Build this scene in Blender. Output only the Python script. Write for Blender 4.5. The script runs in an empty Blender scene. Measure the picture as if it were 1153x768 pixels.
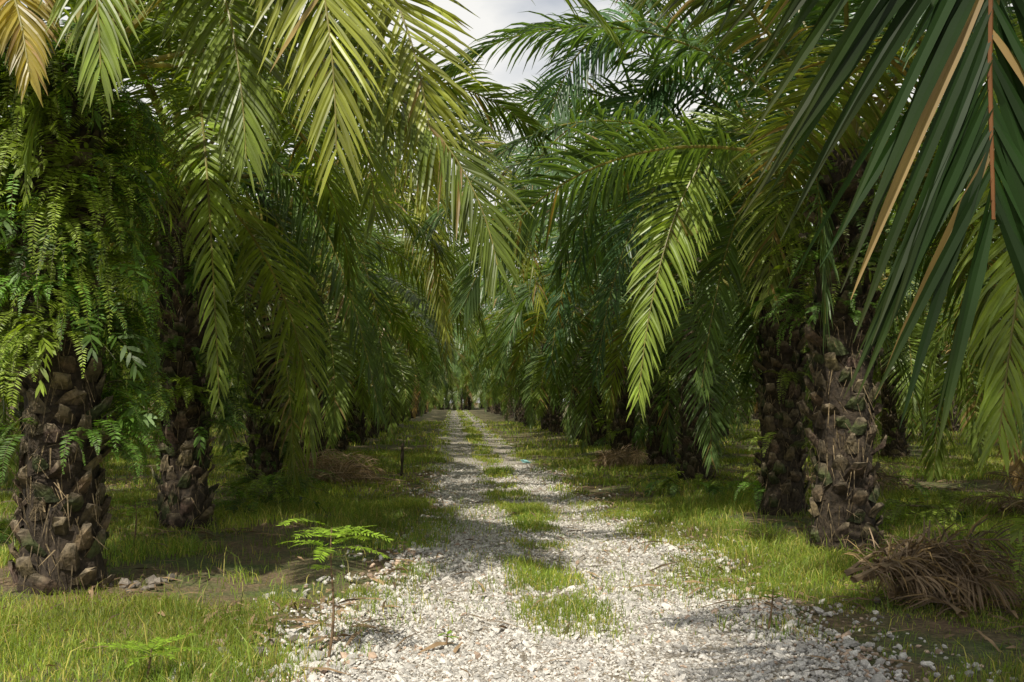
import bpy, math, numpy as np
from mathutils import Vector
rng=np.random.default_rng(11)
scene=bpy.context.scene
R=math.radians
# ---------------------------------------------------------------- noise
_lat=np.random.default_rng(5).random((256,256))
def vnoise(x,y,s=1.0,o=0):
    x=np.asarray(x,float)/s+o*17.3+1000; y=np.asarray(y,float)/s+o*9.7+1000
    xi=np.floor(x).astype(int); yi=np.floor(y).astype(int)
    fx=x-xi; fy=y-yi; fx=fx*fx*(3-2*fx); fy=fy*fy*(3-2*fy)
    g=lambda a,b:_lat[a%256,b%256]
    return (g(xi,yi)*(1-fx)+g(xi+1,yi)*fx)*(1-fy)+(g(xi,yi+1)*(1-fx)+g(xi+1,yi+1)*fx)*fy
def fnoise(x,y,s=1.0,o=0):
    return (vnoise(x,y,s,o)+.5*vnoise(x,y,s/2.1,o+1)+.25*vnoise(x,y,s/4.3,o+2))/1.75
PC=0.86   # path centre
def path_half(y,side):
    if side==0: b=np.interp(y,[6,9,12,18,26,40],[2.0,1.75,1.3,1.2,1.4,1.5])
    else: b=np.interp(y,[6,9,13,18,26],[1.9,1.85,1.8,1.45,1.4])
    return b+0.75*(fnoise(y,y*0+side*7,1.6,3)-.5)
def ground_z(x,y):
    x=np.asarray(x,float);y=np.asarray(y,float)
    z=0.10*(fnoise(x,y,3.5,1)-.5)+0.10*np.clip((np.abs(x-PC)-1.9)/3,0,1)
    return z-0.05*np.clip(1.9-np.abs(x-PC),0,1)
def path_z(x,y):
    u=np.abs(np.asarray(x)-PC)/2.3
    ruts=-0.02*np.exp(-((np.abs(x-PC-0.05)-0.85)/0.35)**2)
    return ground_z(x,y)+0.085*(1-u**3)-0.0+ruts
def surf_z(x,y):
    return np.where(np.abs(x-PC)<2.3,np.maximum(ground_z(x,y),path_z(x,y)),ground_z(x,y))
# ---------------------------------------------------------------- mesh helper
def make_mesh(name,V,F,C=None,mat=None,smooth=False):
    me=bpy.data.meshes.new(name)
    V=np.asarray(V,np.float32);F=np.asarray(F,np.int32);k=F.shape[1];n=len(F)
    me.vertices.add(len(V));me.vertices.foreach_set("co",V.ravel())
    me.loops.add(n*k);me.loops.foreach_set("vertex_index",F.ravel())
    me.polygons.add(n);me.polygons.foreach_set("loop_start",np.arange(0,n*k,k,dtype=np.int32))
    me.polygons.foreach_set("loop_total",np.full(n,k,np.int32))
    me.polygons.foreach_set("use_smooth",np.full(n,smooth))
    if C is not None:
        a=me.color_attributes.new("Col",'FLOAT_COLOR','POINT')
        cc=np.ones((len(V),4),np.float32);cc[:,:3]=C;a.data.foreach_set("color",cc.ravel())
    me.update(calc_edges=True)
    if mat: me.materials.append(mat)
    return me
def add_obj(name,me,parent=None,loc=(0,0,0),rot=0,scale=1):
    o=bpy.data.objects.new(name,me);scene.collection.objects.link(o)
    o.location=loc;o.rotation_euler=(0,0,rot);o.scale=(scale,)*3
    if parent:o.parent=parent
    return o
class Acc:
    def __init__(s):s.V=[];s.F=[];s.C=[];s.n=0
    def add(s,V,F,C):
        s.V.append(V);s.F.append(F+s.n);C=np.asarray(C,float)
        if C.ndim==1:C=np.tile(C,(len(V),1))
        s.C.append(C);s.n+=len(V)
    def mesh(s,name,mat,smooth=False):
        return make_mesh(name,np.concatenate(s.V),np.concatenate(s.F),np.concatenate(s.C),mat,smooth)
# ---------------------------------------------------------------- materials
def mat_new(name):
    m=bpy.data.materials.new(name);m.use_nodes=True;nt=m.node_tree;nt.nodes.clear()
    return m,nt,nt.nodes,nt.links
def leaf_mat(name,trans=0.3,rough=0.42,tcol=(1.5,1.5,0.55),nscale=3.0,spec=.5):
    m,nt,N,L=mat_new(name)
    out=N.new('ShaderNodeOutputMaterial');mix=N.new('ShaderNodeMixShader');p=N.new('ShaderNodeBsdfPrincipled')
    t=N.new('ShaderNodeBsdfTranslucent');a=N.new('ShaderNodeAttribute');a.attribute_name="Col"
    no=N.new('ShaderNodeTexNoise');no.inputs['Scale'].default_value=nscale;no.inputs['Detail'].default_value=4
    tc=N.new('ShaderNodeTexCoord');L.new(tc.outputs['Object'],no.inputs['Vector'])
    mr=N.new('ShaderNodeMapRange');mr.inputs['From Min'].default_value=.3;mr.inputs['From Max'].default_value=.7
    mr.inputs['To Min'].default_value=.65;mr.inputs['To Max'].default_value=1.35;L.new(no.outputs['Fac'],mr.inputs['Value'])
    mu=N.new('ShaderNodeVectorMath');mu.operation='SCALE';L.new(a.outputs['Color'],mu.inputs[0]);L.new(mr.outputs[0],mu.inputs['Scale'])
    mt=N.new('ShaderNodeVectorMath');mt.operation='MULTIPLY';L.new(mu.outputs[0],mt.inputs[0]);mt.inputs[1].default_value=tcol
    L.new(mu.outputs[0],p.inputs['Base Color']);L.new(mt.outputs[0],t.inputs['Color'])
    p.inputs['Roughness'].default_value=rough;p.inputs['Specular IOR Level'].default_value=spec
    mix.inputs[0].default_value=trans;L.new(p.outputs[0],mix.inputs[1]);L.new(t.outputs[0],mix.inputs[2]);L.new(mix.outputs[0],out.inputs[0])
    return m
M_leaf=leaf_mat("palm_leaf",0.38,0.38,(2.1,2.0,0.5))
M_leafd=leaf_mat("palm_leaf_shade",0.30,0.5,(1.6,1.9,0.4),spec=.18)  # shaded copy of palm_leaf, for the near fronds with painted shade
M_fern=leaf_mat("fern_leaf",0.38,0.5,(1.6,1.7,0.5),8)
M_grass=leaf_mat("grass_blade",0.40,0.5,(1.7,1.6,0.5),0.6)
M_dry=leaf_mat("dry_leaf",0.15,0.7,(1.2,1.0,0.8),6)
def rough_mat(name,bump=0.6,scale=20,lo=.55,hi=1.4,rough=0.9):
    m,nt,N,L=mat_new(name)
    out=N.new('ShaderNodeOutputMaterial');p=N.new('ShaderNodeBsdfPrincipled');a=N.new('ShaderNodeAttribute');a.attribute_name="Col"
    no=N.new('ShaderNodeTexNoise');no.inputs['Scale'].default_value=scale;no.inputs['Detail'].default_value=8
    tc=N.new('ShaderNodeTexCoord');L.new(tc.outputs['Object'],no.inputs['Vector'])
    mr=N.new('ShaderNodeMapRange');mr.inputs['From Min'].default_value=.3;mr.inputs['From Max'].default_value=.7
    mr.inputs['To Min'].default_value=lo;mr.inputs['To Max'].default_value=hi;L.new(no.outputs['Fac'],mr.inputs['Value'])
    mu=N.new('ShaderNodeVectorMath');mu.operation='SCALE';L.new(a.outputs['Color'],mu.inputs[0]);L.new(mr.outputs[0],mu.inputs['Scale'])
    L.new(mu.outputs[0],p.inputs['Base Color']);p.inputs['Roughness'].default_value=rough
    b=N.new('ShaderNodeBump');b.inputs['Strength'].default_value=bump;b.inputs['Distance'].default_value=0.02
    L.new(no.outputs['Fac'],b.inputs['Height']);L.new(b.outputs[0],p.inputs['Normal']);L.new(p.outputs[0],out.inputs[0])
    return m
M_bark=rough_mat("trunk_bark",1.0,22,.4,1.5)
M_stone=rough_mat("gravel_stone",0.5,60,.75,1.25)
def ramp(N,stops):
    r=N.new('ShaderNodeValToRGB');e=r.color_ramp.elements
    e[0].position,e[0].color=stops[0][0],(*stops[0][1],1);e[1].position,e[1].color=stops[-1][0],(*stops[-1][1],1)
    for s in stops[1:-1]:
        x=e.new(s[0]);x.color=(*s[1],1)
    return r
def ground_mat():
    m,nt,N,L=mat_new("ground_soil")
    out=N.new('ShaderNodeOutputMaterial');p=N.new('ShaderNodeBsdfPrincipled');tc=N.new('ShaderNodeTexCoord')
    n1=N.new('ShaderNodeTexNoise');n1.inputs['Scale'].default_value=1.1;n1.inputs['Detail'].default_value=8;n1.inputs['Roughness'].default_value=.7
    n2=N.new('ShaderNodeTexNoise');n2.inputs['Scale'].default_value=25;n2.inputs['Detail'].default_value=8
    L.new(tc.outputs['Object'],n1.inputs[0]);L.new(tc.outputs['Object'],n2.inputs[0])
    r=ramp(N,[(.35,(.20,.13,.08)),(.48,(.14,.11,.055)),(.6,(.08,.11,.03)),(.75,(.13,.14,.04))])
    L.new(n1.outputs['Fac'],r.inputs[0])
    r2=ramp(N,[(.3,(.45,.45,.45)),(.7,(1.45,1.45,1.45))]);L.new(n2.outputs['Fac'],r2.inputs[0])
    mu=N.new('ShaderNodeVectorMath');mu.operation='MULTIPLY';L.new(r.outputs[0],mu.inputs[0]);L.new(r2.outputs[0],mu.inputs[1])
    L.new(mu.outputs[0],p.inputs['Base Color']);p.inputs['Roughness'].default_value=.95
    b=N.new('ShaderNodeBump');b.inputs['Strength'].default_value=.9;b.inputs['Distance'].default_value=.05;L.new(n2.outputs['Fac'],b.inputs['Height'])
    L.new(b.outputs[0],p.inputs['Normal']);L.new(p.outputs[0],out.inputs[0]);return m
def path_mat():
    m,nt,N,L=mat_new("gravel")
    out=N.new('ShaderNodeOutputMaterial');p=N.new('ShaderNodeBsdfPrincipled');tc=N.new('ShaderNodeTexCoord')
    v=N.new('ShaderNodeTexVoronoi');v.inputs['Scale'].default_value=42;L.new(tc.outputs['Object'],v.inputs['Vector'])
    n1=N.new('ShaderNodeTexNoise');n1.inputs['Scale'].default_value=1.6;n1.inputs['Detail'].default_value=8;L.new(tc.outputs['Object'],n1.inputs[0])
    rc=ramp(N,[(0,(.32,.30,.27)),(.4,(.52,.49,.445)),(1,(.74,.71,.66))])
    sx=N.new('ShaderNodeSeparateColor');L.new(v.outputs['Color'],sx.inputs[0]);L.new(sx.outputs[0],rc.inputs[0])
    rd=ramp(N,[(.25,(1,1,1)),(.7,(.45,.43,.40))]);L.new(v.outputs['Distance'],rd.inputs[0])
    mu=N.new('ShaderNodeVectorMath');mu.operation='MULTIPLY';L.new(rc.outputs[0],mu.inputs[0]);L.new(rd.outputs[0],mu.inputs[1])
    rn=ramp(N,[(.36,(.62,.55,.45)),(.55,(1.05,1.02,1.0))]);L.new(n1.outputs['Fac'],rn.inputs[0])
    m2=N.new('ShaderNodeVectorMath');m2.operation='MULTIPLY';L.new(mu.outputs[0],m2.inputs[0]);L.new(rn.outputs[0],m2.inputs[1])
    L.new(m2.outputs[0],p.inputs['Base Color']);p.inputs['Roughness'].default_value=.9
    b=N.new('ShaderNodeBump');b.inputs['Strength'].default_value=1;b.inputs['Distance'].default_value=.02;b.invert=True
    L.new(v.outputs['Distance'],b.inputs['Height']);L.new(b.outputs[0],p.inputs['Normal']);L.new(p.outputs[0],out.inputs[0]);return m
# ---------------------------------------------------------------- frond builder
def nrm(a):return a/np.maximum(np.linalg.norm(a,axis=-1,keepdims=True),1e-9)
def blades(acc,P,T,N,B,tl,n_side,Lm,w,g,seg,fold,col,tip,rg,a0=78,a1=58,a2=22,prof=None,twist=30,plume=13,t0=0.2,dry=0.0):
    """leaflets on both sides of a rachis given its sampled frame"""
    ts=np.linspace(0,1,len(P))
    for side in (-1,1):
        t=np.linspace(t0,0.997,n_side)+rg.normal(0,.25/n_side,n_side)
        t=np.clip(t,t0,1);keep=rg.random(n_side)>0.04;t=t[keep];n=len(t)
        ip=lambda A:np.stack([np.interp(t,ts,A[:,k]) for k in range(3)],1)
        p=ip(P);tt=nrm(ip(T));nn=nrm(ip(N));bb=nrm(ip(B))
        q=(t-t0)/(1-t0)
        al=np.radians(np.interp(q,[0,.5,1],[a0,a1,a2])+rg.normal(0,4,n))
        ph=np.radians(rg.normal(6,plume,n)*np.interp(q,[0,.8,1],[1,.8,.3]))
        d=np.cos(al)[:,None]*tt+np.sin(al)[:,None]*(side*np.cos(ph)[:,None]*bb+np.sin(ph)[:,None]*nn)
        pr=np.interp(q,[0,.12,.4,.75,1],[.45,.75,1,.8,.38]) if prof is None else np.interp(q,prof[0],prof[1])
        ln=Lm*pr*rg.uniform(.85,1.08,n)
        u=nrm(tt-(tt*d).sum(1,keepdims=True)*d);v=np.cross(d,u)
        ps=np.radians(rg.normal(0,twist,n))[:,None]
        u=u*np.cos(ps)+v*np.sin(ps)
        wp=np.interp(np.linspace(0,1,seg+1),[0,.25,.6,.85,1],[.45,1,.85,.5,.05])
        cs=[p];cur=d.copy();gg=g*rg.uniform(.6,1.4,n)[:,None]
        for k in range(seg):
            cur=nrm(cur+np.array([0,0,-1.0])*gg*(k+.6)/seg)
            cs.append(cs[-1]+cur*ln[:,None]/seg)
        rows=[];nv=3 if fold else 2
        for k in range(seg+1):
            c=cs[k];wk=w*wp[k]*np.interp(q,[0,.3,1],[.8,1,.6])[:,None]*.5
            dn=nrm(cs[min(k+1,seg)]-cs[max(k-1,0)]);vv=nrm(np.cross(dn,u))
            if fold: rows+= [c-u*wk+vv*wk*fold,c,c+u*wk+vv*wk*fold]
            else: rows+=[c-u*wk,c+u*wk]
        V=np.stack(rows,1).reshape(-1,3);per=nv*(seg+1)
        f=[]
        for k in range(seg):
            for j in range(nv-1):
                a=k*nv+j;f.append([a,a+1,a+nv+1,a+nv])
        F=(np.arange(n)[:,None,None]*per+np.array(f)[None]).reshape(-1,4)
        s=np.repeat(np.linspace(0,1,seg+1),nv)
        br=rg.uniform(.7,1.3,n)[:,None,None]
        mixf=np.clip(np.maximum(s[None,:]**4*rg.uniform(0,.9,n)[:,None]*(.12+dry), (rg.random(n)<dry*.5)[:,None]*.9),0,1)[...,None]
        C=(np.array(col)*(1-mixf)+np.array(tip)*mixf)*br
        acc.add(V,F,C.reshape(-1,3))
def tube(acc,P,N,B,r,col,ns=5,flat=.7):
    m=len(P);an=np.arange(ns)*2*math.pi/ns
    V=(P[:,None]+r[:,None,None]*(np.cos(an)[None,:,None]*B[:,None]+flat*np.sin(an)[None,:,None]*N[:,None])).reshape(-1,3)
    i=np.arange(m-1)[:,None]*ns;j=np.arange(ns)[None];jn=(j+1)%ns
    F=np.stack([i+j,i+jn,i+ns+jn,i+ns+j],-1).reshape(-1,4)
    acc.add(V,F,col)
def frame_angles(root,az,e0,L,droop,pw=1.2,sway=0,roll=0,m=26,emin=-86):
    t=np.linspace(0,1,m);e=np.maximum(e0-droop*t**pw,emin)
    e=np.radians(e);a=np.radians(az)+np.radians(sway)*t
    T=np.stack([np.cos(e)*np.cos(a),np.cos(e)*np.sin(a),np.sin(e)],1)
    B=np.stack([-np.sin(a),np.cos(a),0*a],1);N=np.cross(T,B)
    P=np.array(root)+np.vstack([np.zeros(3),np.cumsum((T[:-1]+T[1:])*.5*L/(m-1),0)])
    r=np.radians(roll)*t;B2=B*np.cos(r)[:,None]+N*np.sin(r)[:,None];N2=np.cross(T,B2)
    return P,T,N2,B2
def frame_bezier(c,roll=0,m=28):
    c=np.array(c,float);t=np.linspace(0,1,m)[:,None]
    P=(1-t)**3*c[0]+3*(1-t)**2*t*c[1]+3*(1-t)*t*t*c[2]+t**3*c[3]
    T=nrm(np.gradient(P,axis=0));h=c[3]-c[0];h[2]=0;h=nrm(h);b=np.array([-h[1],h[0],0])
    B=nrm(b-(T*b).sum(1,keepdims=True)*T);N=np.cross(T,B)
    r=np.radians(roll)*np.clip(t*1.6,0,1);B2=B*np.cos(r)+N*np.sin(r);N2=np.cross(T,B2)
    return P,T,N2,B2
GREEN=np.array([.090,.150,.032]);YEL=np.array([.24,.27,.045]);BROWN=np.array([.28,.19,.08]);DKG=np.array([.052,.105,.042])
def frond(acc,fr,rg,n=100,Lm=.95,w=.048,g=.35,seg=4,fold=.35,col=GREEN,dry=0.,t0=.2,rr=(.05,.005),rcol=None,twist=20,**k):
    P,T,N,B=fr
    t=np.linspace(0,1,len(P))
    r=np.interp(t,[0,.04,.2,.6,1],[rr[0]*1.5,rr[0],rr[0]*.55,rr[0]*.28,rr[1]])
    rc=np.array([.26,.24,.07]) if rcol is None else rcol
    tube(acc,P,N,B,r,rc)
    blades(acc,P,T,N,B,None,n,Lm,w,g,seg,fold,col,BROWN,rg,t0=t0,dry=dry,twist=twist,**k)
def crown(acc,top,rg,nf=34,n=100,seg=4,fold=.35,L0=5.2,skip=None,wmul=1.,base=GREEN,low=-38,yel=.25,dead=.0):
    for i in range(nf):
        f=(i+.5)/nf;az=(i*137.5+rg.uniform(-14,14))%360
        if skip and skip(az,f):continue
        e0=np.interp(f,[0,.25,.6,1],[82,58,28,low])+rg.normal(0,5)
        droop=np.interp(f,[0,.3,.7,1],[45,95,98,62])+rg.normal(0,9)
        L=L0*np.interp(f,[0,.3,1],[.72,1,.85])*rg.uniform(.9,1.08)
        a=math.radians(az);rad=.10+.22*f
        root=(top[0]+rad*math.cos(a),top[1]+rad*math.sin(a),top[2]+.45*(1-f)-.25*f)
        c=base*(1-f*yel)+YEL*f*yel;dry=.0+.06*f
        x=rg.random()
        if f>.85 and x<dead: c=BROWN*.8;dry=.8
        elif x<.10: c=c*.5+YEL*.5;dry=.2
        c=c*rg.uniform(.75,1.25)
        fr=frame_angles(root,az,e0,L,droop,1.15,rg.normal(0,14),rg.normal(0,40),emin=-87)
        frond(acc,fr,rg,n=n,Lm=rg.uniform(.85,1.02),w=.05*wmul,g=rg.uniform(.2,.45),seg=seg,fold=fold,col=c,dry=dry)
# ---------------------------------------------------------------- trunk
def trunk_mesh(name,h,rg,r=.36,col=(.115,.082,.052),dens=44):
    acc=Acc();m=22;ns=20
    z=np.linspace(-.15,h+.25,m)
    rad=r*.82*(1+.28*np.exp(-np.maximum(z,0)/.35))*np.interp(z,[-.2,h-.3,h+.25],[1,1.05,.75])
    an=np.arange(ns)*2*math.pi/ns
    rr=rad[:,None]*(1+.06*rg.normal(size=(m,ns)))
    V=np.stack([rr*np.cos(an),rr*np.sin(an),np.repeat(z[:,None],ns,1)],-1).reshape(-1,3)
    i=np.arange(m-1)[:,None]*ns;j=np.arange(ns)[None];jn=(j+1)%ns
    acc.add(V,np.stack([i+j,i+jn,i+ns+jn,i+ns+j],-1).reshape(-1,4),np.array(col)*.35)
    nst=int(h*dens)
    for k in range(nst):
        zz=k/dens+.02+rg.normal(0,.015);a=k*R(137.5)+rg.normal(0,.09)
        rb=np.interp(zz,z,rad)*.95;out=rg.uniform(.02,.11)*np.interp(zz,[0,.5,h],[.7,1,1.5]);up=rg.uniform(.07,.18)
        if rg.random()<.14:out*=1.9
        if rg.random()<.12:continue
        wb=rg.uniform(.08,.13);wt=wb*rg.uniform(.2,.65);th=rg.uniform(.015,.035)
        ra=np.array([math.cos(a),math.sin(a),0]);ta=np.array([-math.sin(a),math.cos(a),0]);ua=np.array([0,0,1.])
        sk=ta*rg.normal(0,.035)
        b0=ra*rb+ua*zz;mid=b0+ra*out*.75+ua*up*.5+sk*.5;tp=b0+ra*out+ua*up+sk
        vs=[]
        for c,wd,t in ((b0-ua*.03,wb,th*1.5),(mid,(wb+wt)/2,th*1.15),(tp,wt,th*.8)):
            nd=nrm(ra*.7-ua*.5)
            vs+=[c-ta*wd,c-ta*wd*.5+nd*t,c+ta*wd*.5+nd*t,c+ta*wd,c+ta*wd*.5-nd*t*.5,c-ta*wd*.5-nd*t*.5]
        vs=np.array(vs)+rg.normal(0,.011,(18,3))
        f=[]
        for l in range(2):
            for q in range(6):f.append([l*6+q,l*6+(q+1)%6,l*6+6+(q+1)%6,l*6+6+q])
        f+=[[12,13,14,15],[12,15,16,17]]
        cc=np.array(col)*rg.uniform(.45,1.4)*np.array([1,rg.uniform(.9,1.15),rg.uniform(.8,1.1)])
        if rg.random()<.28:cc=np.array([.07,.085,.03])*rg.uniform(.6,1.3)
        C=np.tile(cc,(18,1));C[:6]*=.5;C[12:]=np.array([.17,.135,.09])*rg.uniform(.5,1.3)
        acc.add(vs,np.array(f),C)
    nfb=int(h*260)
    for k in range(nfb):
        a=rg.uniform(0,6.28);zz=rg.uniform(.1,h+.2);rb=np.interp(zz,z,rad)+rg.uniform(.03,.11)
        p=np.array([math.cos(a)*rb,math.sin(a)*rb,zz]);ta=np.array([-math.sin(a),math.cos(a),0])*rg.uniform(.002,.008)
        l=rg.uniform(.06,.28)*rg.choice([1,1,-.5]);e=p+np.array([rg.normal(0,.06)+math.cos(a)*.03,rg.normal(0,.06)+math.sin(a)*.03,-l])
        acc.add(np.array([p-ta,p+ta,e+ta*.3,e-ta*.3]),np.array([[0,1,2,3]]),np.array([.15,.11,.06])*rg.uniform(.4,1.5))
    return acc.mesh(name,M_bark)
def ferns_mesh(name,h,rg,count,zlo=.3,zhi=None,r=.4,azr=None,big=1.,zpow=.8,bright=1.,per=7):
    acc=Acc();zhi=zhi or h+.2
    cl=max(6,count//per)
    for c in range(cl):
        a0=rg.uniform(0,360) if azr is None else rg.uniform(*azr)
        z0=zlo+(zhi-zlo)*rg.random()**zpow;cc=np.array([.085,.165,.025])*rg.uniform(.55,1.5)*bright
        if rg.random()<.45:cc=np.array([.20,.27,.035])*rg.uniform(.8,1.2)*bright
        hf=.7+.6*(z0-zlo)/max(zhi-zlo,.1)
        for q in range(max(1,count//cl)):
            a=a0+rg.normal(0,22);az=a+rg.normal(0,32)
            z=z0+rg.normal(0,.06);rd=r*rg.uniform(.9,1.15)
            root=(rd*math.cos(R(a)),rd*math.sin(R(a)),z)
            L=rg.uniform(.35,.9)*big*hf
            fr=frame_angles(root,az,rg.uniform(10,70),L,rg.uniform(80,145),.9,rg.normal(0,20),rg.normal(0,40),m=10,emin=-88)
            P,T,N,B=fr
            tube(acc,P,N,B,np.linspace(.004,.0015,10),np.array([.09,.08,.03]),3,1)
            if rg.random()<.88:
                blades(acc,P,T,N,B,None,30,.072*big*rg.uniform(.8,1.25),.017,.15,2,0,cc*rg.uniform(.8,1.2),(.2,.14,.05),rg,82,78,50,([0,.2,.6,1],[.6,1,.85,.2]),15,6,.08)
            else:
                blades(acc,P,T,N,B,None,7,.16*big,.05,.3,3,0,cc*.8,(.2,.14,.05),rg,60,50,20,([0,.2,.6,1],[.6,1,.9,.7]),20,12,.35)
    return acc.mesh(name,M_fern)
# ---------------------------------------------------------------- palms
def palm_parent(x,y,rot=0,s=1):
    e=bpy.data.objects.new("oil_palm",None);scene.collection.objects.link(e)
    e.location=(x,y,float(ground_z(x,y)));e.rotation_euler=(0,0,rot);e.scale=(s,)*3;e.empty_display_size=.3
    return e
def near_palm(x,y,h,seed,heroes=(),fern=120,nf=32,skip=None,base=GREEN,L0=5.6,low=-38,fz=(.3,None),n=100,r=.33,yel=.25,dens=44,big=1.,zpow=.8,bright=1.,per=7):
    rg=np.random.default_rng(seed);e=palm_parent(x,y);gz=e.location.z
    add_obj("trunk",trunk_mesh("trunk",h,rg,r=r,dens=dens),e)
    acc=Acc();accd=Acc();rg=np.random.default_rng(seed+500);crown(acc,(0,0,h),rg,nf,n,4,.35,L0,skip,base=base,low=low,yel=yel)
    for hz in heroes:
        c=[(p[0]-x,p[1]-y,p[2]-gz) for p in hz['c']]
        kw={k:v for k,v in hz.items() if k not in('c','roll','shade')}
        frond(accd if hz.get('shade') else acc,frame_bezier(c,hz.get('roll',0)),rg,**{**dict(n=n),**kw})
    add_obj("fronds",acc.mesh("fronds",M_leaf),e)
    if accd.n: add_obj("shade_tinted_fronds",accd.mesh("shade_tinted_fronds",M_leafd),e)
    if fern: add_obj("epiphytic_ferns",ferns_mesh("ferns",h,rg,fern,fz[0],fz[1],r=r*1.1,big=big,zpow=zpow,bright=bright,per=per),e)
    return e
LIT=np.array([.17,.23,.04]);OL=np.array([.25,.28,.045])  # sunlight painted into the leaf colour of fronds meant to look lit
near_palm(-3.5,8.9,4.5,1,[
  dict(c=[(-3.3,8.8,4.8),(-2.2,7.9,7.0),(-.85,7.1,6.3),(-.82,7,3.5)],col=OL,Lm=1.15,g=.15,dry=.03,roll=50,n=110,w=.055),
  dict(c=[(-3.3,9,4.9),(-1.8,8.6,7),(-.3,8.1,6),(-.15,8,3.5)],col=OL*1.15,Lm=1.0,g=.12,dry=.03,roll=60,n=105,w=.055),
  dict(c=[(-3.5,8.8,4.8),(-3.3,7.5,6.8),(-2.4,6.6,6),(-2.3,6.5,3.9)],col=LIT,Lm=.9,g=.25,dry=.08,roll=20),
  dict(c=[(-3.9,8.6,4.6),(-3.8,7.5,5.6),(-3.0,6.8,5),(-2.85,6.7,3.9)],col=np.array([.30,.25,.05]),Lm=.55,g=.4,dry=.3),
  dict(c=[(-3.2,8.9,4.8),(-2.4,8.4,6.2),(-1.7,7.8,5.6),(-1.6,7.7,3.6)],col=LIT*.8,Lm=.95,g=.25,roll=40),
  dict(c=[(-3.2,9.1,4.8),(-2.0,9.2,6.6),(-.9,9,5.8),(-.7,9,3.4)],col=LIT*.9,Lm=.95,g=.25,roll=70),
 ],fern=1350,nf=32,skip=lambda a,f:(f>.45 and (220<a<330)) or (f>.8) or (f<.4 and (a>280 or a<40)),r=.37,fz=(1.0,4.7),yel=.5,big=1.1,zpow=.75,bright=1.3,per=14)
near_palm(-3.5,13,4.5,2,[
  dict(c=[(-3.4,12.8,4.6),(-2.9,11.0,6.0),(-2.4,9.6,5.2),(-2.22,9.45,1.75)],col=LIT*1.3,Lm=.6,g=.35,n=130,roll=15),
  dict(c=[(-3.4,13,4.6),(-2.8,13.5,5.8),(-1.6,13.6,4.9),(-1.0,13.6,1.5)],col=GREEN,Lm=.9,g=.5,roll=60),
  dict(c=[(-3.4,13.2,4.6),(-3.0,14.0,5.4),(-2.2,14.6,4.5),(-1.9,14.7,1.9)],col=GREEN*.8,Lm=.85,g=.5,roll=70),
  dict(c=[(-3.4,13,5),(-1.8,13.3,6.9),(-.3,14,6.2),(-.1,14,2.7)],col=OL,Lm=.85,g=.5,dry=.15,roll=60),
 ],fern=420,nf=32,skip=lambda a,f:(f>.6 and 230<a<320) or (f>.72 and (a<70 or a>290)) or (f<.3 and (a>290 or a<30)),yel=.4,fz=(.8,4.6),per=12)
near_palm(-3.6,19,4.6,3,[
  dict(c=[(-3.5,19,5),(-1,18,7.6),(1,17.5,7.2),(1.5,17.2,3.4)],col=OL*.85,Lm=.95,g=.5,dry=.25,roll=50),
  dict(c=[(-3.5,19,5),(-1.6,18.5,6.8),(-.4,18,6),(-.1,18,2.6)],col=OL*.75,Lm=.9,g=.5,dry=.25,roll=50),
  dict(c=[(-3.5,19,4.8),(-2.4,18.3,6.2),(-1.5,18,5.2),(-1.2,18,1.9)],col=GREEN,Lm=.9,g=.5,roll=50),
 ],fern=380,nf=32,n=85,yel=.4,L0=5.8,skip=lambda a,f:f>.72 and (a<70 or a>290))
NEAR_SHADE=np.array([.014,.034,.007])  # leaf green darkened to paint shade onto the near overhanging fronds
near_palm(4.8,3.0,4.5,4,[
  dict(c=[(4.5,3.1,4.7),(2.6,2.4,6.6),(1.02,2.12,5.0),(1.14,2.1,2.12)],col=NEAR_SHADE,Lm=1.55,w=.046,g=.07,n=220,a0=80,a1=64,a2=20,roll=-70,plume=17,twist=24,rcol=np.array([.20,.09,.035]),shade=True,dry=.06),
  dict(c=[(4.5,3.1,4.7),(3.2,3.0,6.7),(1.35,2.8,6.4),(1.02,2.8,3.35)],col=NEAR_SHADE,Lm=1.6,w=.048,g=.08,n=190,a1=64,plume=16,roll=-72,shade=True),
  dict(c=[(4.5,3.1,4.8),(3.4,3.4,6.9),(2.1,3.3,6.2),(1.75,3.2,3.0)],col=NEAR_SHADE*1.3,Lm=1.3,w=.046,g=.15,n=150,a1=60,plume=16,roll=-72,shade=True),
 ],fern=0,nf=26,skip=lambda a,f:(f>.34 and 95<a<250) or f>.6 or (f<.5 and f>.15 and (a>200 or a<20)))
near_palm(4.78,7.5,4.3,5,[
  dict(c=[(4.6,7.4,4.4),(4.1,6.4,4.8),(3.8,6.5,3.6),(3.62,6.6,1.5)],col=LIT*1.3,Lm=.8,g=.4,roll=-20),
  dict(c=[(4.6,7.4,4.4),(3.9,6.9,5.8),(3.3,6.5,5.4),(3.1,6.4,4.0)],col=DKG*1.2,Lm=.95,g=.3,roll=-50),
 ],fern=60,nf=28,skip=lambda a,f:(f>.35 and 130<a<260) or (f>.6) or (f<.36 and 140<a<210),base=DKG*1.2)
near_palm(4.4,11.2,4.2,6,[],fern=200,nf=30,fz=(2.0,4.2),skip=lambda a,f:(f>.72) or (f>.4 and 200<a<300),base=DKG*1.2,r=.35)
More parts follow.
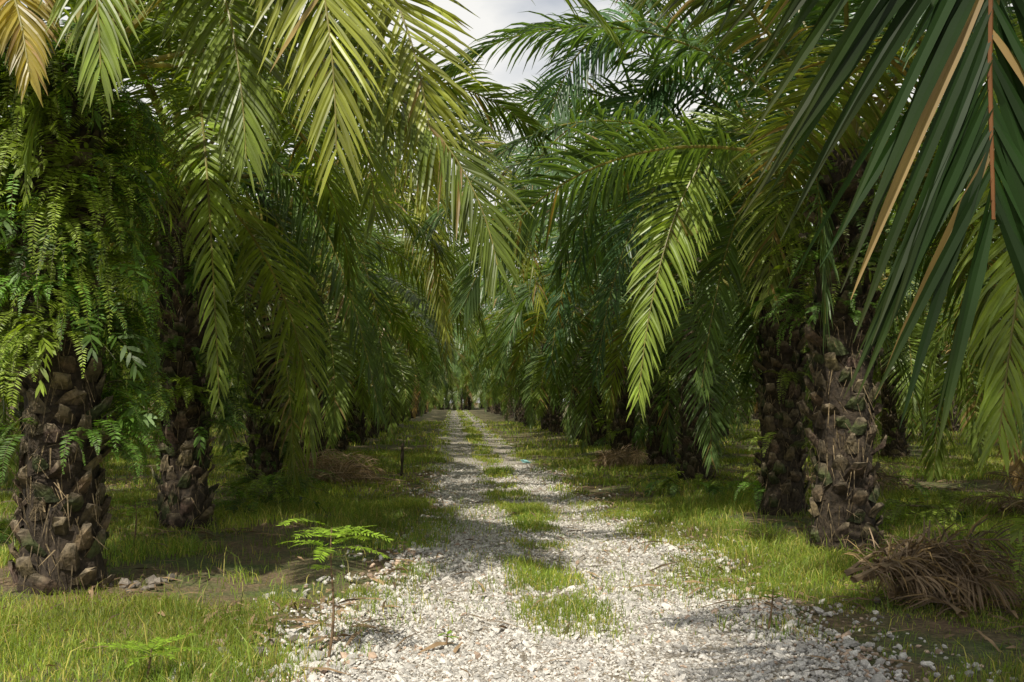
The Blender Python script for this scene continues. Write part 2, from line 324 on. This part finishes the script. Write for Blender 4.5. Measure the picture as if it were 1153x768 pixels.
near_palm(4.85,14.7,4.4,7,[
  dict(c=[(4.6,13.5,4.4),(4.0,12.5,6.1),(2.5,12,5.0),(2.2,11.8,1.75)],col=LIT*1.35,Lm=.85,g=.3,n=125,roll=-50),
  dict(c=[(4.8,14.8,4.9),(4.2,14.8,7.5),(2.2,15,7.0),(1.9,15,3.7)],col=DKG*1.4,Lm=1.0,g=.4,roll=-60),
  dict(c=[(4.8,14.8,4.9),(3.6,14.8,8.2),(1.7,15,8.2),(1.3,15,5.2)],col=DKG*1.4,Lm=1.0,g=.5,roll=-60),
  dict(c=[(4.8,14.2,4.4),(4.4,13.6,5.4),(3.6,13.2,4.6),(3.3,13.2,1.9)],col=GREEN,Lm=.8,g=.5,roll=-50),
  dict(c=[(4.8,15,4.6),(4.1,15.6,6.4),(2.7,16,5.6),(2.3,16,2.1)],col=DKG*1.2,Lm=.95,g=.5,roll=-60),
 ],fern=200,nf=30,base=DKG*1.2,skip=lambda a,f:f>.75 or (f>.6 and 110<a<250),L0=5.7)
near_palm(5.0,20.5,4.5,8,[
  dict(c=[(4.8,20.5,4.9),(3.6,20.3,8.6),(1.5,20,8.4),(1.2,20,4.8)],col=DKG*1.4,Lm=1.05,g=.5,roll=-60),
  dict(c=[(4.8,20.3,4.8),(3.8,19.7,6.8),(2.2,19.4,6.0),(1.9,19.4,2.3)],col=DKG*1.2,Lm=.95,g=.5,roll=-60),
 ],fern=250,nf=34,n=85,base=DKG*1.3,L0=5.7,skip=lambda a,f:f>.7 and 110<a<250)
vars_=[]
for k in range(6):
    rg=np.random.default_rng(50+k);h=4.3+.3*rg.random()
    a=Acc();crown(a,(0,0,h),rg,34,66,3,0,5.6,wmul=1.5,base=[GREEN,DKG*1.3][k%2],low=-44,yel=.3,skip=lambda az,f:f>.68 and 120<az<240,dead=.12)
    vars_.append((trunk_mesh("trunk_far",h,rg,r=.34,dens=30),a.mesh("fronds_far",M_leaf),ferns_mesh("ferns_far",h,rg,160,.2,None,.4)))
def far_palm(x,y,s=(.95,1.1),rot=None):
    v=vars_[int(rng.integers(6))];e=palm_parent(x,y,rng.uniform(0,6.28) if rot is None else rot+rng.uniform(-.35,.35),rng.uniform(*s))
    add_obj("trunk",v[0],e);add_obj("fronds",v[1],e)
    if y<45:add_obj("epiphytic_ferns",v[2],e)
for y in [25.5,31,37,43.5,50,57,64,72,80,88,97,106,116,126,137,148]:
    far_palm(-3.6+rng.normal(0,.15),y,(1.0,1.15),math.pi)
for y in [25,29.5,35,41,48,55,62,70,78,87,96,105,115,125,136,147]:
    far_palm(5.1+rng.normal(0,.2),y,(1.0,1.15),0)
for x,y in [(-2,168),(3,170),(.6,178),(-5,165),(6,166),(1.2,164),(-1,186),(2.4,190),(-4,182),(5.5,184),(.5,200)]:far_palm(x,y,(1.1,1.5))
for col,x0 in enumerate([-10.5,-17,-24,-31,-39]):
    for k in range(10):
        y=9+k*8+(col%2)*4
        if x0>-y*.455-6:far_palm(x0+rng.normal(0,.3),y+rng.normal(0,.4))
for col,x0 in enumerate([11.8,18.5,25.5,33,41]):
    for k in range(10):
        y=11+k*8+(col%2)*4
        if x0<y*.575+6:far_palm(x0+rng.normal(0,.3),y+rng.normal(0,.4))
# ---------------------------------------------------------------- ground & path
def axis(lo,hi,d,far):
    a=list(np.arange(lo,hi,d));s=d;x=hi
    b=[]
    while x<far:b.append(x);s*=1.35;x+=s
    c=[];s=d;x=lo
    while x>-far:
        s*=1.35;x-=s;c.append(x)
    return np.array(c[::-1]+a+b)
xs=axis(-14,14,.25,600);ys=axis(2,50,.3,600)
X,Y=np.meshgrid(xs,ys);Z=ground_z(X,Y)
nx=len(xs);i=np.arange(len(ys)-1)[:,None]*nx+np.arange(nx-1)[None]
F=np.stack([i,i+1,i+nx+1,i+nx],-1).reshape(-1,4)
add_obj("ground",make_mesh("ground",np.stack([X,Y,Z],-1).reshape(-1,3),F,None,ground_mat(),True))
yy=np.concatenate([np.arange(-6,40,.2),np.arange(40,160,1.)]);uu=np.linspace(-1,1,33)
hl=path_half(yy,0)+.15;hr=path_half(yy,1)+.15
PX=PC+np.where(uu[None]<0,uu[None]*hl[:,None],uu[None]*hr[:,None]);PY=np.repeat(yy[:,None],33,1)
PZ=path_z(PX,PY);edge=np.abs(uu)[None]**8
PZ=PZ*(1-edge)+(ground_z(PX,PY)-.04)*edge
i=np.arange(len(yy)-1)[:,None]*33+np.arange(32)[None]
add_obj("gravel_path",make_mesh("gravel_path",np.stack([PX,PY,PZ],-1).reshape(-1,3),np.stack([i,i+1,i+34,i+33],-1).reshape(-1,4),None,path_mat(),True))
# ---------------------------------------------------------------- stones
def ico():
    p=(1+5**.5)/2
    v=np.array([(-1,p,0),(1,p,0),(-1,-p,0),(1,-p,0),(0,-1,p),(0,1,p),(0,-1,-p),(0,1,-p),(p,0,-1),(p,0,1),(-p,0,-1),(-p,0,1)],float)
    f=np.array([(0,11,5),(0,5,1),(0,1,7),(0,7,10),(0,10,11),(1,5,9),(5,11,4),(11,10,2),(10,7,6),(7,1,8),(3,9,4),(3,4,2),(3,2,6),(3,6,8),(3,8,9),(4,9,5),(2,4,11),(6,2,10),(8,6,7),(9,8,1)])
    return nrm(v),f
IV,IF=ico()
def stones(x,y,z,r,cols,rg):
    n=len(x);sc=r[:,None]*rg.uniform(.6,1.25,(n,3));sc[:,2]*=.75
    V=IV[None]*rg.uniform(.72,1.22,(n,12,1))*sc[:,None,:]
    a=rg.uniform(0,6.28,n);ca,sa=np.cos(a)[:,None],np.sin(a)[:,None]
    tl=rg.normal(0,.35,n)[:,None]
    vx=V[...,0]*ca-V[...,1]*sa;vy=V[...,0]*sa+V[...,1]*ca;vz=V[...,2]+vx*tl
    V=np.stack([vx+x[:,None],vy+y[:,None],vz+z[:,None]],-1).reshape(-1,3)
    F=(np.arange(n)[:,None,None]*12+IF[None]).reshape(-1,3)
    return V,F,np.repeat(cols,12,0)
def grid_pts(n,y0,y1,x0,x1,rg):return rg.uniform(x0,x1,n),rg.uniform(y0,y1,n)
def strip(x,y):  # grassy centre strip mask
    cx=PC+.14+.12*np.sin(y*.55)
    return np.exp(-((x-cx)/(.34+.22*(fnoise(y,y*0,2.2,12)-.5)))**4)
SV=[];SF=[];SC=[];off=0
for (n,y0,y1,r0,r1) in [(34000,4.8,8.5,.008,.020),(22000,8.5,14,.010,.023),(14000,14,26,.014,.027),(2600,4.8,12,.020,.045)]:
    x,y=grid_pts(n,y0,y1,PC-2.6,PC+2.6,rng)
    h=np.where(x<PC,path_half(y,0),path_half(y,1));u=np.abs(x-PC)/h
    pn=fnoise(x,y,.9,31)
    keep=(rng.random(n)<np.clip(1.25-u**4*.85,0.06,1)*np.clip((pn-.2)*5,.5,1)*(1-.6*strip(x,y)*(fnoise(x,y,1.3,9)>.42)*(y>8)))&(u<1.4)
    x,y=x[keep],y[keep];m=len(x);r=r0+(r1-r0)*rng.random(m)**2
    u=u[keep]
    r=r*(1+.6*np.clip((u-.7)*2,0,1))
    c=rng.uniform(.30,.70,m)[:,None]*np.array([1.0,.95,.88]);red=rng.random(m)<.05+.2*(u>.85)
    c[red]*=np.array([.8,.62,.5])
    V,F,C=stones(x,y,surf_z(x,y)+r*.25,r,c,rng);SV.append(V);SF.append(F+off);SC.append(C);off+=len(V)
add_obj("gravel_stones",make_mesh("gravel_stones",np.concatenate(SV),np.concatenate(SF),np.concatenate(SC),M_stone))
for (cx,cy,n,rr,s) in [(-2.75,9.1,16,.09,.22),(-1.3,6.8,12,.05,.3),(3.0,8.3,8,.05,.4)]:
    x=cx+rng.normal(0,s,n);y=cy+rng.normal(0,s*.8,n);r=rr*rng.uniform(.4,1.1,n)
    c=rng.uniform(.10,.26,n)[:,None]*np.array([1,.86,.72])
    V,F,C=stones(x,y,surf_z(x,y)+r*.4,r,c,rng);add_obj("rock_pile",make_mesh("rock_pile",V,F,C,M_stone))
# ---------------------------------------------------------------- grass
def grass(n,y0,y1,hm,w,rg,only_strip=False):
    xl=-y1*.47-1;xr=y1*.59+1
    if only_strip: xl,xr=PC-2,PC+2
    x,y=grid_pts(n,y0,y1,xl,xr,rg)
    k=(x>-y*.47-.8)&(x<y*.59+.8);x,y=x[k],y[k]
    h=np.where(x<PC,path_half(y,0),path_half(y,1));u=np.abs(x-PC)/h
    nz=fnoise(x,y,1.1,4);nb=fnoise(x,y,2.6,7);ns=fnoise(x,y,.7,15)
    bare=np.clip((fnoise(x,y,1.7,21)-.38)*7,.05,1)
    side=np.clip((u-.9+.5*(ns-.5))*3.2,0,1)*bare
    mid=strip(x,y)*np.clip((ns-.40)*7,0,1)*np.clip((y-6.8)/1.0,.0,1)*np.where(y>14,1,.75)
    midw=np.where(u<1,.07*(nz>.5)+.7*np.clip((u-.6)*2,0,1)*(ns>.5),0)*np.clip((y-6.5)/3,0.1,1)
    pr=np.maximum(np.maximum(side,mid),midw)
    if only_strip: pr=np.where(u<1,pr,0)
    k=rg.random(len(x))<pr;x,y,u,nz,nb,ns=x[k],y[k],u[k],nz[k],nb[k],ns[k];m=len(x)
    hh=hm*rg.uniform(.4,1.3,m)*np.where(u<1,np.interp(ns,[.38,.65],[.4,1.15]),np.interp(nz,[.3,.7],[.6,1.45]))
    z=surf_z(x,y)-.005
    a=rg.uniform(0,6.28,m);le=rg.uniform(.15,.9,m)*hh
    dx,dy=np.cos(a),np.sin(a);b=rg.uniform(0,6.28,m);wx,wy=np.cos(b)*w*.5,np.sin(b)*w*.5
    wv=rg.uniform(.6,1.3,m);wx*=wv;wy*=wv
    P0=np.stack([x,y,z],1);P1=P0+np.stack([dx*le*.3,dy*le*.3,hh*.6],1);P2=P0+np.stack([dx*le,dy*le,hh*(1-.25*le/hh)],1)
    W=np.stack([wx,wy,0*wx],1)
    V=np.stack([P0-W,P0+W,P1+W*.8,P1-W*.8,P2+W*.12,P2-W*.12],1).reshape(-1,3)
    F=(np.arange(m)[:,None,None]*6+np.array([[0,1,2,3],[3,2,4,5]])[None]).reshape(-1,4)
    g=np.array([.28,.34,.045]);yl=np.array([.44,.40,.11]);dk=np.array([.17,.26,.04])
    q=np.clip(nb*1.6-.4+rg.normal(0,.2,m),0,1)[:,None]
    c=(dk*(1-q)+g*q)*1.0;dr=(rg.random(m)<.2);c[dr]=yl;c*=rg.uniform(.65,1.35,m)[:,None]
    return V,F,np.repeat(c,6,0)
GV=[];GF=[];GC=[];off=0
for a in [(130000,4.6,9,.085,.006),(190000,9,17,.10,.009),(180000,17,34,.12,.016),(110000,34,75,.16,.035),
          (9000,4.6,16,.24,.008),(75000,6.5,18,.09,.007,True),(50000,18,60,.10,.018,True),(15000,60,160,.14,.05,True)]:
    V,F,C=grass(*a[:5],rng,*a[5:]);GV.append(V);GF.append(F+off);GC.append(C);off+=len(V)
add_obj("grass",make_mesh("grass",np.concatenate(GV),np.concatenate(GF),np.concatenate(GC),M_grass))
m=9000;y=rng.uniform(4.8,26,m);x=rng.uniform(-y*.47-.5,y*.59+.5);cl=fnoise(x,y,1.5,40)
k=(rng.random(m)<np.clip((cl-.42)*6,.06,1))&((np.abs(x-PC)>1.3)|(rng.random(m)<.12));x,y=x[k],y[k];m=len(x)
z=surf_z(x,y)+rng.uniform(.012,.05,m);a=rng.uniform(0,6.28,m);l=rng.uniform(.04,.22,m);w2=rng.uniform(.006,.018,m)
d=np.stack([np.cos(a)*l,np.sin(a)*l,rng.normal(0,.15,m)*l],1);s=np.stack([-np.sin(a)*w2,np.cos(a)*w2,rng.normal(0,.4,m)*w2],1);c0=np.stack([x,y,z],1)
mid=c0+np.array([0,0,1])*(l*.12)[:,None]
V=np.stack([c0-d-s*.3,c0-d+s*.3,mid+s,mid-s,c0+d+s*.2,c0+d-s*.2],1).reshape(-1,3)
F=(np.arange(m)[:,None,None]*6+np.array([[0,1,2,3],[3,2,4,5]])[None]).reshape(-1,4)
C=np.repeat(np.array([.22,.15,.085])*rng.uniform(.4,1.6,m)[:,None],6,0)
add_obj("leaf_litter",make_mesh("leaf_litter",V,F,C,M_dry))
# ---------------------------------------------------------------- sapling & small weeds
def sapling(x,y,h,rg,n=9,L=.26,name="sapling",lf=.06,lo=.74):
    e=bpy.data.objects.new(name,None);scene.collection.objects.link(e);e.location=(x,y,float(surf_z(x,y)))
    a=Acc();z=np.linspace(-.02,h,14);P=np.stack([.02*np.sin(z*6),.015*np.sin(z*4+1),z],1);P[:,0]+=.05*z
    o=np.ones((14,1));tube(a,P,o*np.array([0,1.,0]),o*np.array([1.,0,0]),np.linspace(.011,.004,14),np.array([.17,.11,.06]),6,1)
    add_obj("stem",a.mesh("stem",M_bark,True),e)
    a=Acc()
    for k in range(n):
        f=k/n;zz=h*(lo+(1-lo)*f) if k<n*.9 else h*rg.uniform(.5,.7);az=k*137+rg.uniform(-20,20)
        i=min(13,int(round(zz/h*13)));root=P[i]
        fr=frame_angles(root,az,rg.uniform(8,28),L*rg.uniform(.8,1.25),rg.uniform(20,45),1,rg.normal(0,15),rg.normal(0,15),m=10)
        tube(a,fr[0],fr[2],fr[3],np.linspace(.003,.001,10),np.array([.14,.18,.03]),3,1)
        blades(a,*fr,None,18,lf,.018,.1,2,0,np.array([.26,.40,.04]),(.2,.2,.05),rg,75,70,45,([0,.3,1],[.7,1,.6]),8,4,.15)
    add_obj("leaves",a.mesh("leaves",M_fern),e)
sapling(-.81,6.46,.86,np.random.default_rng(3),15,.34,lf=.075,lo=.84)
sapling(-1.85,6.0,.20,np.random.default_rng(4),9,.26)
sapling(-.05,6.9,.10,np.random.default_rng(6),5,.08,"weed",.02)
sapling(2.35,7.4,.3,np.random.default_rng(7),6,.1,"weed",.03)
sapling(-3.6,11.2,.5,np.random.default_rng(8),8,.3)
for (x,y,c,b) in [(-2.9,14.8,60,1.1),(-3.2,17.4,80,1.2),(-3.3,22,70,1.2),(4.2,17.5,60,1),(-5.5,12,60,1.1),(6.2,13,50,1)]:
    rg=np.random.default_rng(int(y*10));o=add_obj("fern_plant",ferns_mesh("fern_plant",.3,rg,c,.0,.25,r=.28,big=b),None,(x,y,float(ground_z(x,y))))
# ---------------------------------------------------------------- dry frond piles
def pile(x,y,rad,n,rg,L=1.8,az=None,hgt=.35,tone=1.):
    e=bpy.data.objects.new("dry_frond_pile",None);scene.collection.objects.link(e);e.location=(x,y,float(ground_z(x,y)))
    a=Acc()
    for k in range(n):
        azz=(az if az is not None else rg.uniform(0,360))+rg.normal(0,30)
        l=L*rg.uniform(.5,1.15);r0=rg.normal(0,rad*.35,2)
        root=(r0[0]-math.cos(R(azz))*l*.5,r0[1]-math.sin(R(azz))*l*.4,rg.uniform(.03,hgt*.6))
        fr=frame_angles(root,azz,rg.uniform(5,30),l,rg.uniform(25,60),1,rg.normal(0,20),rg.normal(0,60),m=16)
        fr[0][:,2]=np.maximum(fr[0][:,2],.03)
        c=np.array([.24,.175,.11])*rg.uniform(.35,1.4)*tone
        frond(a,fr,rg,n=42,Lm=.45,w=.020,g=.9,seg=3,fold=.5,col=c,dry=.6,t0=.15,rr=(.03,.006),rcol=np.array([.24,.17,.10])*tone,twist=60,plume=40)
    for V in a.V: V[:,2]=np.maximum(V[:,2],.0+rg.uniform(0,.02))
    add_obj("dead_fronds",a.mesh("dead_fronds",M_dry),e)
    a=Acc()
    for k in range(max(3,n//3)):
        azz=rg.uniform(0,360) if az is None else az+rg.normal(0,25);l=L*rg.uniform(.35,.7)
        fr=frame_angles((rg.normal(0,rad*.5),rg.normal(0,rad*.4),rg.uniform(.04,.16)),azz,rg.uniform(-3,8),l,rg.uniform(0,14),1,m=8)
        tube(a,*(fr[0],fr[2],fr[3]),np.interp(np.linspace(0,1,8),[0,.15,1],[.055,.04,.02]),np.array([.23,.165,.10])*rg.uniform(.5,1.2)*tone,6,.6)
    add_obj("cut_petioles",a.mesh("cut_petioles",M_bark,True),e)
pile(4.05,8.3,.5,20,np.random.default_rng(21),1.15,25,.65,1.05)
pile(-2.3,20.2,.9,20,np.random.default_rng(22),1.9,10,.6,1.7)
pile(4.1,24.5,.5,12,np.random.default_rng(23),1.1,None,.6,1.9)
pile(8.0,13.5,1.,12,np.random.default_rng(24),2.,None,.5)
pile(7.4,18,1.,10,np.random.default_rng(25),2.,None,.5)
pile(-8.0,20,1.,10,np.random.default_rng(26),2.2,None,.4)
a=Acc();z=np.linspace(-.1,.75,8);P=np.stack([.03*z,0*z,z],1);o=np.ones((8,1))
tube(a,P,o*np.array([0,1.,0]),o*np.array([1.,0,0]),.035*(1+.15*rng.normal(size=8)),np.array([.06,.045,.03]),7,1)
add_obj("wooden_stake",a.mesh("wooden_stake",M_bark),None,(-1.15,22.3,float(ground_z(-1.15,22.3))))
V,F,C=stones(np.zeros(1),np.zeros(1),np.zeros(1),np.array([.15]),np.array([[.20,.40,.40]]),rng)
me=make_mesh("plastic_bag",V,F,C,M_stone,False);o=add_obj("plastic_bag",me,None,(1.95,26.5,float(surf_z(1.95,26.5))+.06));o.scale=(1.4,1,.6)
md=o.modifiers.new("s",'SUBSURF');md.subdivision_type='SIMPLE';md.levels=md.render_levels=3
tx=bpy.data.textures.new("crumple",'VORONOI');tx.noise_scale=.08;d=o.modifiers.new("d",'DISPLACE');d.texture=tx;d.strength=.06
# ---------------------------------------------------------------- light, sky, camera
SD=Vector((-.20,-.68,.86)).normalized()
el=math.asin(SD.z);azn=math.atan2(SD.x,SD.y)
w=bpy.data.worlds.new("World");scene.world=w;w.use_nodes=True;nt=w.node_tree;N=nt.nodes;L=nt.links
bg=N['Background'];sk=N.new('ShaderNodeTexSky');sk.sky_type='NISHITA';sk.sun_disc=False
sk.sun_elevation=el;sk.sun_rotation=azn;sk.dust_density=3.0
tc=N.new('ShaderNodeTexCoord');mp=N.new('ShaderNodeMapping');mp.inputs['Scale'].default_value=(1,1,2.5);L.new(tc.outputs['Generated'],mp.inputs[0])
cn=N.new('ShaderNodeTexNoise');cn.inputs['Scale'].default_value=1.6;cn.inputs['Detail'].default_value=7;L.new(mp.outputs[0],cn.inputs[0])
cr=ramp(N,[(.42,(0,0,0)),(.55,(1,1,1))]);L.new(cn.outputs['Fac'],cr.inputs[0])
mx=N.new('ShaderNodeMix');mx.data_type='RGBA';L.new(cr.outputs[0],mx.inputs[0]);L.new(sk.outputs[0],mx.inputs[6]);mx.inputs[7].default_value=(8.6,8.5,8.2,1)
L.new(mx.outputs[2],bg.inputs[0]);bg.inputs[1].default_value=.11
sl=bpy.data.lights.new("sun",'SUN');sl.energy=5.0;sl.angle=R(.5);sl.color=(1,.94,.80)
so=bpy.data.objects.new("sun",sl);scene.collection.objects.link(so);so.rotation_euler=(-SD).to_track_quat('-Z','Y').to_euler()
cd=bpy.data.cameras.new("camera");cam=bpy.data.objects.new("camera",cd);scene.collection.objects.link(cam)
cam.location=(0,0,1.7+.04);cam.rotation_euler=(R(90),0,0);cd.lens=35;cd.sensor_width=36
cd.shift_x=.0577;cd.shift_y=.0573;cd.clip_end=2000;cd.clip_start=.05
scene.camera=cam
scene.view_settings.view_transform='Standard';scene.view_settings.look='None';scene.view_settings.exposure=0
